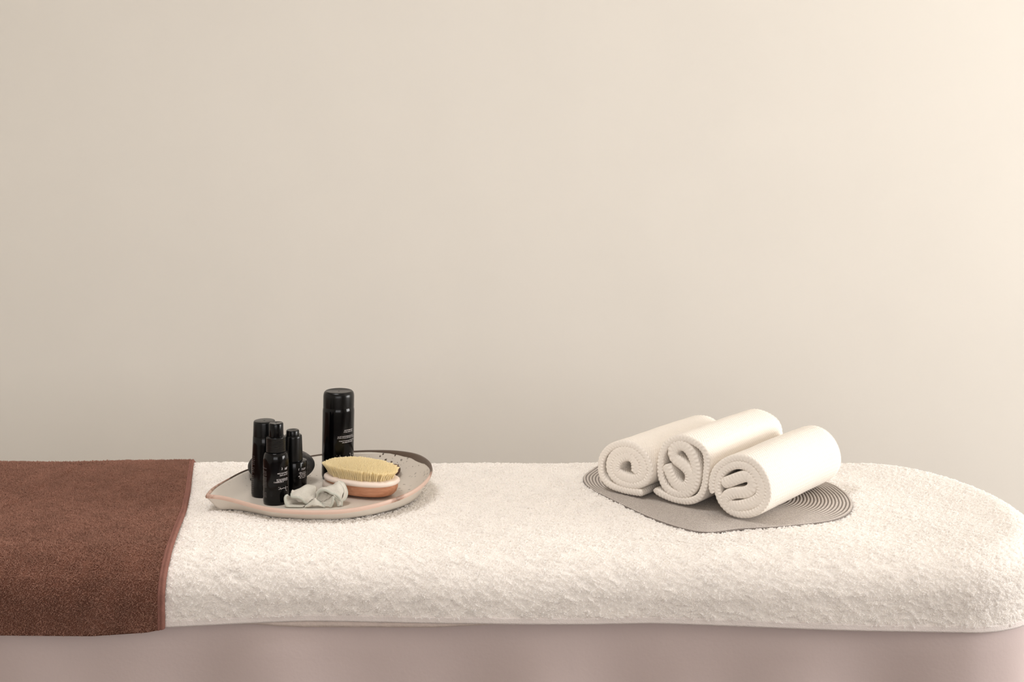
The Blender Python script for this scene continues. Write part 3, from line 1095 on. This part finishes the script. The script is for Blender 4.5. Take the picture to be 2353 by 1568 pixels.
def cpt(p):
    """fold point: where it shows in the photograph and how far it lies behind the middle of the cloth"""
    px, py = 650 + p[0] / 14.706, 1090 + p[1] / 14.706
    d = CC[1] + p[2]
    return np.array([(px - X_C) * d / F_PX, d, Z_CAM - (py - Y_H) * d / F_PX])


def fold(A, B, bulge, hem_a=True, hem_b=False, nu=46, nv=16):
    a = catmull(np.array([cpt(p) for p in A]), 0.0004); b = catmull(np.array([cpt(p) for p in B]), 0.0004)
    q = np.linspace(0, 1, nu)
    a = np.stack([np.interp(q, np.linspace(0, 1, len(a)), a[:, k]) for k in range(3)], 1)
    b = np.stack([np.interp(q, np.linspace(0, 1, len(b)), b[:, k]) for k in range(3)], 1)
    base = len(cv)
    for k in range(nv):
        t_ = k / (nv - 1)
        row = a + (b - a) * t_ + np.array([0, -0.6, 0.8]) * bulge * math.sin(math.pi * t_)
        row[:, 2] += 0.0004 * np.sin(q * 23 + t_ * 5)
        row[:, 2] = np.maximum(row[:, 2], TF + 0.0016)
        cv.extend(row.tolist())
    cf.extend(grid_faces(nv, nu, base=base))
    if hem_a: hems.append(a)
    if hem_b: hems.append(b)


fold([(300, 615, -.004), (310, 770, -.010), (480, 785, -.012), (620, 835, -.012), (720, 930, -.011), (840, 1010, -.010)],
     [(340, 600, 0), (520, 545, .008), (740, 400, .012), (950, 375, .014), (1130, 470, .010), (1085, 870, -.006)], 0.004)
fold([(160, 690, -.008), (80, 790, -.011), (95, 960, -.013), (160, 1105, -.0145), (420, 1125, -.0150), (700, 1130, -.0150)],
     [(430, 860, .004), (450, 900, .004), (500, 940, .002), (600, 980, 0), (700, 1000, -.003), (860, 990, -.006)], -0.002)
fold([(1075, 880, -.010), (930, 990, -.012), (740, 1135, -.0160)], [(1095, 880, -.010), (1230, 960, -.012), (1420, 1140, -.0160)], 0.005, True, True)
fold([(1150, 780, -.008), (1180, 650, -.008), (1320, 550, -.009), (1480, 560, -.011), (1640, 650, -.012), (1820, 715, -.012), (1920, 830, -.010), (1965, 900, -.008)],
     [(1110, 640, -.001), (1190, 570, .004), (1350, 490, .006), (1500, 460, .007), (1680, 380, .007), (1850, 280, .006), (2000, 400, .001), (2060, 600, -.003)], 0.003)
fold([(1850, 245, .010), (2040, 330, .008), (2150, 560, .004), (2150, 720, .000), (2080, 845, -.004), (1990, 910, -.007)],
     [(1850, 290, .004), (1990, 400, .000), (2060, 570, -.004), (2050, 700, -.006), (1990, 840, -.008), (1960, 900, -.008)], 0.001)
fold([(1160, 720, -.004), (1250, 650, -.002), (1400, 630, -.002), (1550, 680, -.004), (1650, 725, -.006)],
     [(1140, 880, -.008), (1210, 920, -.007), (1290, 935, -.007), (1450, 870, -.008), (1650, 750, -.009)], 0.001, False)
fold([(1700, 740, -.013), (1690, 900, -.0145), (1640, 1050, -.0155), (1570, 1130, -.0160)], [(1480, 880, -.006), (1380, 940, -.007), (1320, 1010, -.009), (1400, 1140, -.0150)], -0.001)
fold([(1705, 742, -.013), (1780, 830, -.010), (1845, 960, -.009), (1890, 1115, -.012)], [(1745, 735, -.012), (1900, 850, -.010), (1985, 930, -.008), (1970, 1110, -.010)], 0.002, True, True)
cl = mesh_obj('washcloth', cv, cf, CLOTH)
md = cl.modifiers.new('thickness', 'SOLIDIFY'); md.thickness = 0.0020; md.offset = 0
hv, hf = [], []
for H in hems:
    tg_ = np.gradient(H, axis=0)
    tg_ /= np.linalg.norm(tg_, axis=1, keepdims=True)
    n1 = np.cross(tg_, np.array([0.3, 1.0, 0.2])); n1 /= np.linalg.norm(n1, axis=1, keepdims=True)
    n2 = np.cross(tg_, n1)
    base = len(hv)
    for k in range(len(H)):
        end = min(k, len(H) - 1 - k)
        rr_ = 0.0019 * min(1, 0.45 + 0.2 * end)
        for m_ in range(10):
            a_ = 2 * math.pi * m_ / 10
            p_ = H[k] + (n1[k] * math.cos(a_) + n2[k] * math.sin(a_)) * rr_
            p_[2] = max(p_[2], TF + 0.0004)
            hv.append(p_)
    hf += grid_faces(len(H), 10, wrap_c=True, base=base)
    hf += [tuple(base + m_ for m_ in range(10)), tuple(base + (len(H) - 1) * 10 + m_ for m_ in range(10))[::-1]]
mesh_obj('hem', hv, hf, CLOTH_HEM, cl)['label'] = 'rounded grey-green hem'
tag(cl, 'crumpled grey-white washcloth bunched like a flower at the front of the tray', 'washcloth')

# ------------------------------------------------------------------ round woven mat
mo = catmull(np.array(mat_out), 0.004, closed=True)
NM = len(mo)
PITCH = 0.0047
nring = int(0.19 / PITCH)
rows, seam = [], []
for k in range(nring):
    t_in = (k + 0.0) / nring
    for f, h, sm in ((0.02, -0.0003, 1.0), (0.16, 0.0005, 0.6), (0.5, 0.0011, 0.0), (0.84, 0.0006, 0.3)):
        t = (k + f) / nring
        P = np.column_stack([MC + (mo - MC) * t, np.full(NM, MZ + h)])
        rows.append(P); seam.append(np.full(NM, sm))
P = np.column_stack([mo, np.full(NM, MZ - 0.0005)]); rows.append(P); seam.append(np.full(NM, 0.8))
P = np.column_stack([mo, np.full(NM, MZ - 0.0022)]); rows.append(P); seam.append(np.full(NM, 0.9))
G = np.array(rows)
# the mat sags a little with the towel and lifts at the front lip
G[..., 2] += wav(G[..., 0], G[..., 1]) * 0.5 + 0.0008
fcs = grid_faces(len(rows), NM, wrap_c=True)
fcs.append(tuple(range(NM)))
mat_o = mesh_obj('placemat', G.reshape(-1, 3), fcs, CORD)
at = mat_o.data.attributes.new('seam', 'FLOAT', 'POINT')
at.data.foreach_set('value', np.concatenate(seam).astype(np.float32))
tag(mat_o, 'round grey woven placemat with concentric ribs, under the three rolled towels', 'placemat')

# ------------------------------------------------------------------ rolled towels
AX = np.array([0.639, 0.769, 0.0])
E1 = np.array([0.769, -0.639, 0.0])
UP = np.array([0, 0, 1.0])
ZB = MZ + 0.0042
STEP = 0.00145


def zoom_px(p):
    return (1350 + p[0] / 3.735, 920 + p[1] / 3.735)


def make_roll(label, base_px, trace, length, thick, group, shift=0.0, core=0.45, bow=0.0, cat='towel'):
    q = on_z(base_px[0], base_px[1], ZB)
    pts = []
    for p in trace:
        w_ = on_plane(*zoom_px(p), q, AX)
        pts.append((np.dot(w_ - q, E1), w_[2] - ZB))
    c = catmull(np.array(pts), STEP)
    # ease the trace, keep ends
    for _ in range(6):
        c[1:-1] = 0.5 * c[1:-1] + 0.25 * (c[:-2] + c[2:])
    c[:, 1] += thick / 2 - c[:, 1].min() + 0.0004
    c[:, 0] += shift
    g0 = c[:, 0] + np.dot(q, E1)
    ROLLS.append(np.column_stack([g0, c[:, 1]]))
    m = len(c)
    tg = np.gradient(c, axis=0)
    tg /= np.linalg.norm(tg, axis=1, keepdims=True)
    nn = np.column_stack([-tg[:, 1], tg[:, 0]])
    u = np.arange(m) * STEP
    # fabric half thickness, closing round at both ends of the strip
    endd = np.minimum(u, u[-1] - u)
    ht = thick / 2 * (1 + core * np.clip((u / u[-1] - 0.5) / 0.2, 0, 1)) * np.sqrt(np.clip(1 - (1 - np.clip(endd / (thick / 2), 0, 1)) ** 2, 0.02, 1))
    ax_s = np.concatenate([np.arange(0.0022, 0.0125, 0.0014), np.linspace(0.014, length, 22)])
    K = 2 * math.pi / 0.0052

    def ring_at(sgn, s, frac, depth_bulge):
        """points on one side of the fabric at axial distance s"""
        w_ = 0.00035 * np.sin(K * u) * math.sin(K * s + 0.6) * min(1, frac + 0.2)
        off = sgn * (ht * frac + w_)
        pl = c + nn * off[:, None]
        squash = 1 - bow * math.sin(math.pi * min(1, s / length)) * 0.0
        wob = 0.0010 * math.sin(s * 33) * (pl[:, 1] / 0.09)
        pos = q + np.outer(pl[:, 0] * squash + wob, E1) + np.outer(pl[:, 1], UP) + AX * s
        pos = pos - np.outer(depth_bulge, AX)
        return pos

    scal = 0.0009 * (0.5 + 0.5 * np.sin(K * u))
    rows, uvs = [], []

    def add(sgn, s, frac, bulge, vv_):
        rows.append(ring_at(sgn, s, frac, bulge)); uvs.append(np.column_stack([u, np.full(m, vv_)]))

    # one side, from the back to the front edge
    for s in ax_s[::-1]:
        add(+1, s, 1.0, np.zeros(m), s)
    add(+1, 0.0010, 0.93, scal * 0.5, 0.001)
    add(+1, 0.0002, 0.72, scal, 0.0)
    add(+1, -0.0003, 0.38, scal * 0.8, -0.001)
    add(+1, -0.0005, 0.0, scal * 0.5, -0.002)
    add(-1, -0.0003, 0.38, scal * 0.8, -0.003)
    add(-1, 0.0002, 0.72, scal, -0.004)
    add(-1, 0.0010, 0.93, scal * 0.5, -0.005)
    for s in ax_s:
        add(-1, s, 1.0, np.zeros(m), s)
    G = np.array(rows)
    UVs = np.array(uvs).reshape(-1, 2)
    nr = len(rows)
    fcs = grid_faces(nr, m)
    nlast = (nr - 1) * m
    for j in range(m - 1):                       # back end of the fabric
        fcs.append((j + 1, j, nlast + j, nlast + j + 1))
    for j in (0, m - 1):                         # the two long edges of the strip
        for i in range(nr // 2):
            a_, b_, c_, d_ = i * m + j, (i + 1) * m + j, (nr - 2 - i) * m + j, (nr - 1 - i) * m + j
            if b_ != c_:
                fcs.append((a_, b_, c_, d_) if j == 0 else (d_, c_, b_, a_))
    o = mesh_obj('rolled_towel', G.reshape(-1, 3), fcs, WAFFLE)
    uvl = o.data.uv_layers.new(name='UVMap')
    li = np.empty(len(o.data.loops), dtype=np.int32)
    o.data.loops.foreach_get('vertex_index', li)
    uvl.data.foreach_set('uv', UVs[li].astype(np.float32).ravel())
    import bmesh
    bm = bmesh.new(); bm.from_mesh(o.data)
    bmesh.ops.recalc_face_normals(bm, faces=bm.faces)
    bm.to_mesh(o.data); bm.free()
    return tag(o, label, cat, group)


ROLLS = []
GR = 'rolled white towels on the mat'
A_TR = [(500, 795), (400, 782), (300, 760), (200, 718), (145, 650), (132, 560), (152, 475), (215, 405), (310, 373), (410, 388), (495, 450), (545, 540), (558, 620),
        (525, 690), (450, 728), (350, 722), (265, 680), (215, 610), (212, 530), (255, 460), (335, 425), (415, 445), (478, 505), (500, 590), (478, 650), (410, 680),
        (325, 655), (270, 610), (265, 545), (300, 495), (355, 475), (405, 495), (430, 545), (432, 630)]
B_TR = [(568, 785), (650, 832), (760, 872), (870, 884), (955, 850), (1000, 760), (1015, 650), (1022, 550), (1000, 455), (930, 390), (830, 347), (745, 352), (672, 405),
        (632, 490), (620, 590), (630, 690), (675, 775), (755, 822), (850, 815), (908, 750), (930, 660), (920, 565), (888, 480), (830, 412), (765, 405), (728, 450),
        (740, 515), (805, 568), (862, 630), (876, 700), (848, 765), (795, 770), (738, 718), (698, 640), (670, 568)]
C_TR = [(1050, 810), (1044, 740), (1052, 680), (1085, 600), (1180, 528), (1290, 505), (1385, 535), (1465, 615), (1515, 730), (1518, 850), (1450, 950), (1330, 990), (1210, 965),
        (1125, 880), (1092, 765), (1115, 655), (1175, 590), (1270, 562), (1365, 592), (1435, 680), (1468, 780), (1440, 860), (1340, 905), (1235, 922), (1170, 893),
        (1165, 840), (1225, 808), (1330, 800), (1385, 765), (1390, 708), (1345, 662), (1270, 678), (1195, 706), (1130, 724)]
make_roll('rolled white towel with a round spiral end, leftmost of three on the grey mat', (1438, 1137), A_TR, 0.222, 0.0108, GR, -0.0050)
make_roll('rolled white towel with an S-shaped fold at its end, middle of three', (1580, 1164), B_TR, 0.224, 0.0106, GR, -0.0002, 0.6)
make_roll('rolled white towel lying nearest the front, rightmost of three on the grey mat', (1697, 1192), C_TR, 0.226, 0.0108, GR, 0.0036, 0.5)

# ------------------------------------------------------------------ light
wd = bpy.data.worlds.new('daylight')
scene.world = wd
wd.use_nodes = True
bg = wd.node_tree.nodes['Background']
bg.inputs['Color'].default_value = (1.0, 0.92, 0.89, 1)
bg.inputs['Strength'].default_value = 0.3


def area(name, loc, target, sx, sy, power, col):
    l = bpy.data.lights.new(name, 'AREA')
    l.shape = 'RECTANGLE'; l.size = sx; l.size_y = sy
    l.energy = power; l.color = col
    o = bpy.data.objects.new(name, l)
    COL.objects.link(o)
    o.location = loc
    from mathutils import Vector
    o.rotation_euler = (Vector(target) - Vector(loc)).to_track_quat('-Z', 'Y').to_euler()
    return o


LIGHTS = [
    area('daylight_and_fill', (X_R + 0.14, (WY0 + WY1) / 2, (WZ0 + WZ1) / 2), (0.2, 1.7, 1.0), WY1 - WY0, WZ1 - WZ0, 195, (1.0, 0.98, 0.955)),
    area('daylight_and_fill', ((VX0 + VX1) / 2, Y_F - 0.14, (VZ0 + VZ1) / 2), ((VX0 + VX1) / 2, 0, 1.7), VX1 - VX0, VZ1 - VZ0, 80, (1.0, 0.975, 0.985)),  # added flat fill for back wall and front faces; no window known here
    area('ceiling_fill', (0.85, 2.0, 2.66), (0.85, 2.0, 0), 0.6, 0.6, 3, (1.0, 0.955, 0.92)),  # added top light over the table, no known fixture
    area('ceiling_fill', (-0.6, 1.3, 2.66), (-0.6, 1.3, 0), 0.6, 0.6, 19, (1.0, 0.97, 0.955)),  # added overhead fill for the left side and wall, no known fixture
]


# ------------------------------------------------------------------ camera
cam = bpy.data.cameras.new('camera')
cam.sensor_fit = 'HORIZONTAL'; cam.sensor_width = 36
cam.lens = F_PX / 2353 * 36
cam.shift_y = -(784 - Y_H) / 2353
cam.clip_start = 0.05; cam.clip_end = 50
co = bpy.data.objects.new('camera', cam)
COL.objects.link(co)
co.location = (0, 0, Z_CAM)
co.rotation_euler = (math.pi / 2, 0, 0)
scene.camera = co

cy = scene.cycles
cy.max_bounces = 8
cy.diffuse_bounces = 6
cy.glossy_bounces = 2
cy.transmission_bounces = 6
cy.caustics_reflective = False
cy.caustics_refractive = False
vs_ = scene.view_settings
vs_.view_transform = 'Standard'
vs_.look = 'None'
vs_.exposure = -0.13
vs_.gamma = 1.0
vs_.use_curve_mapping = False
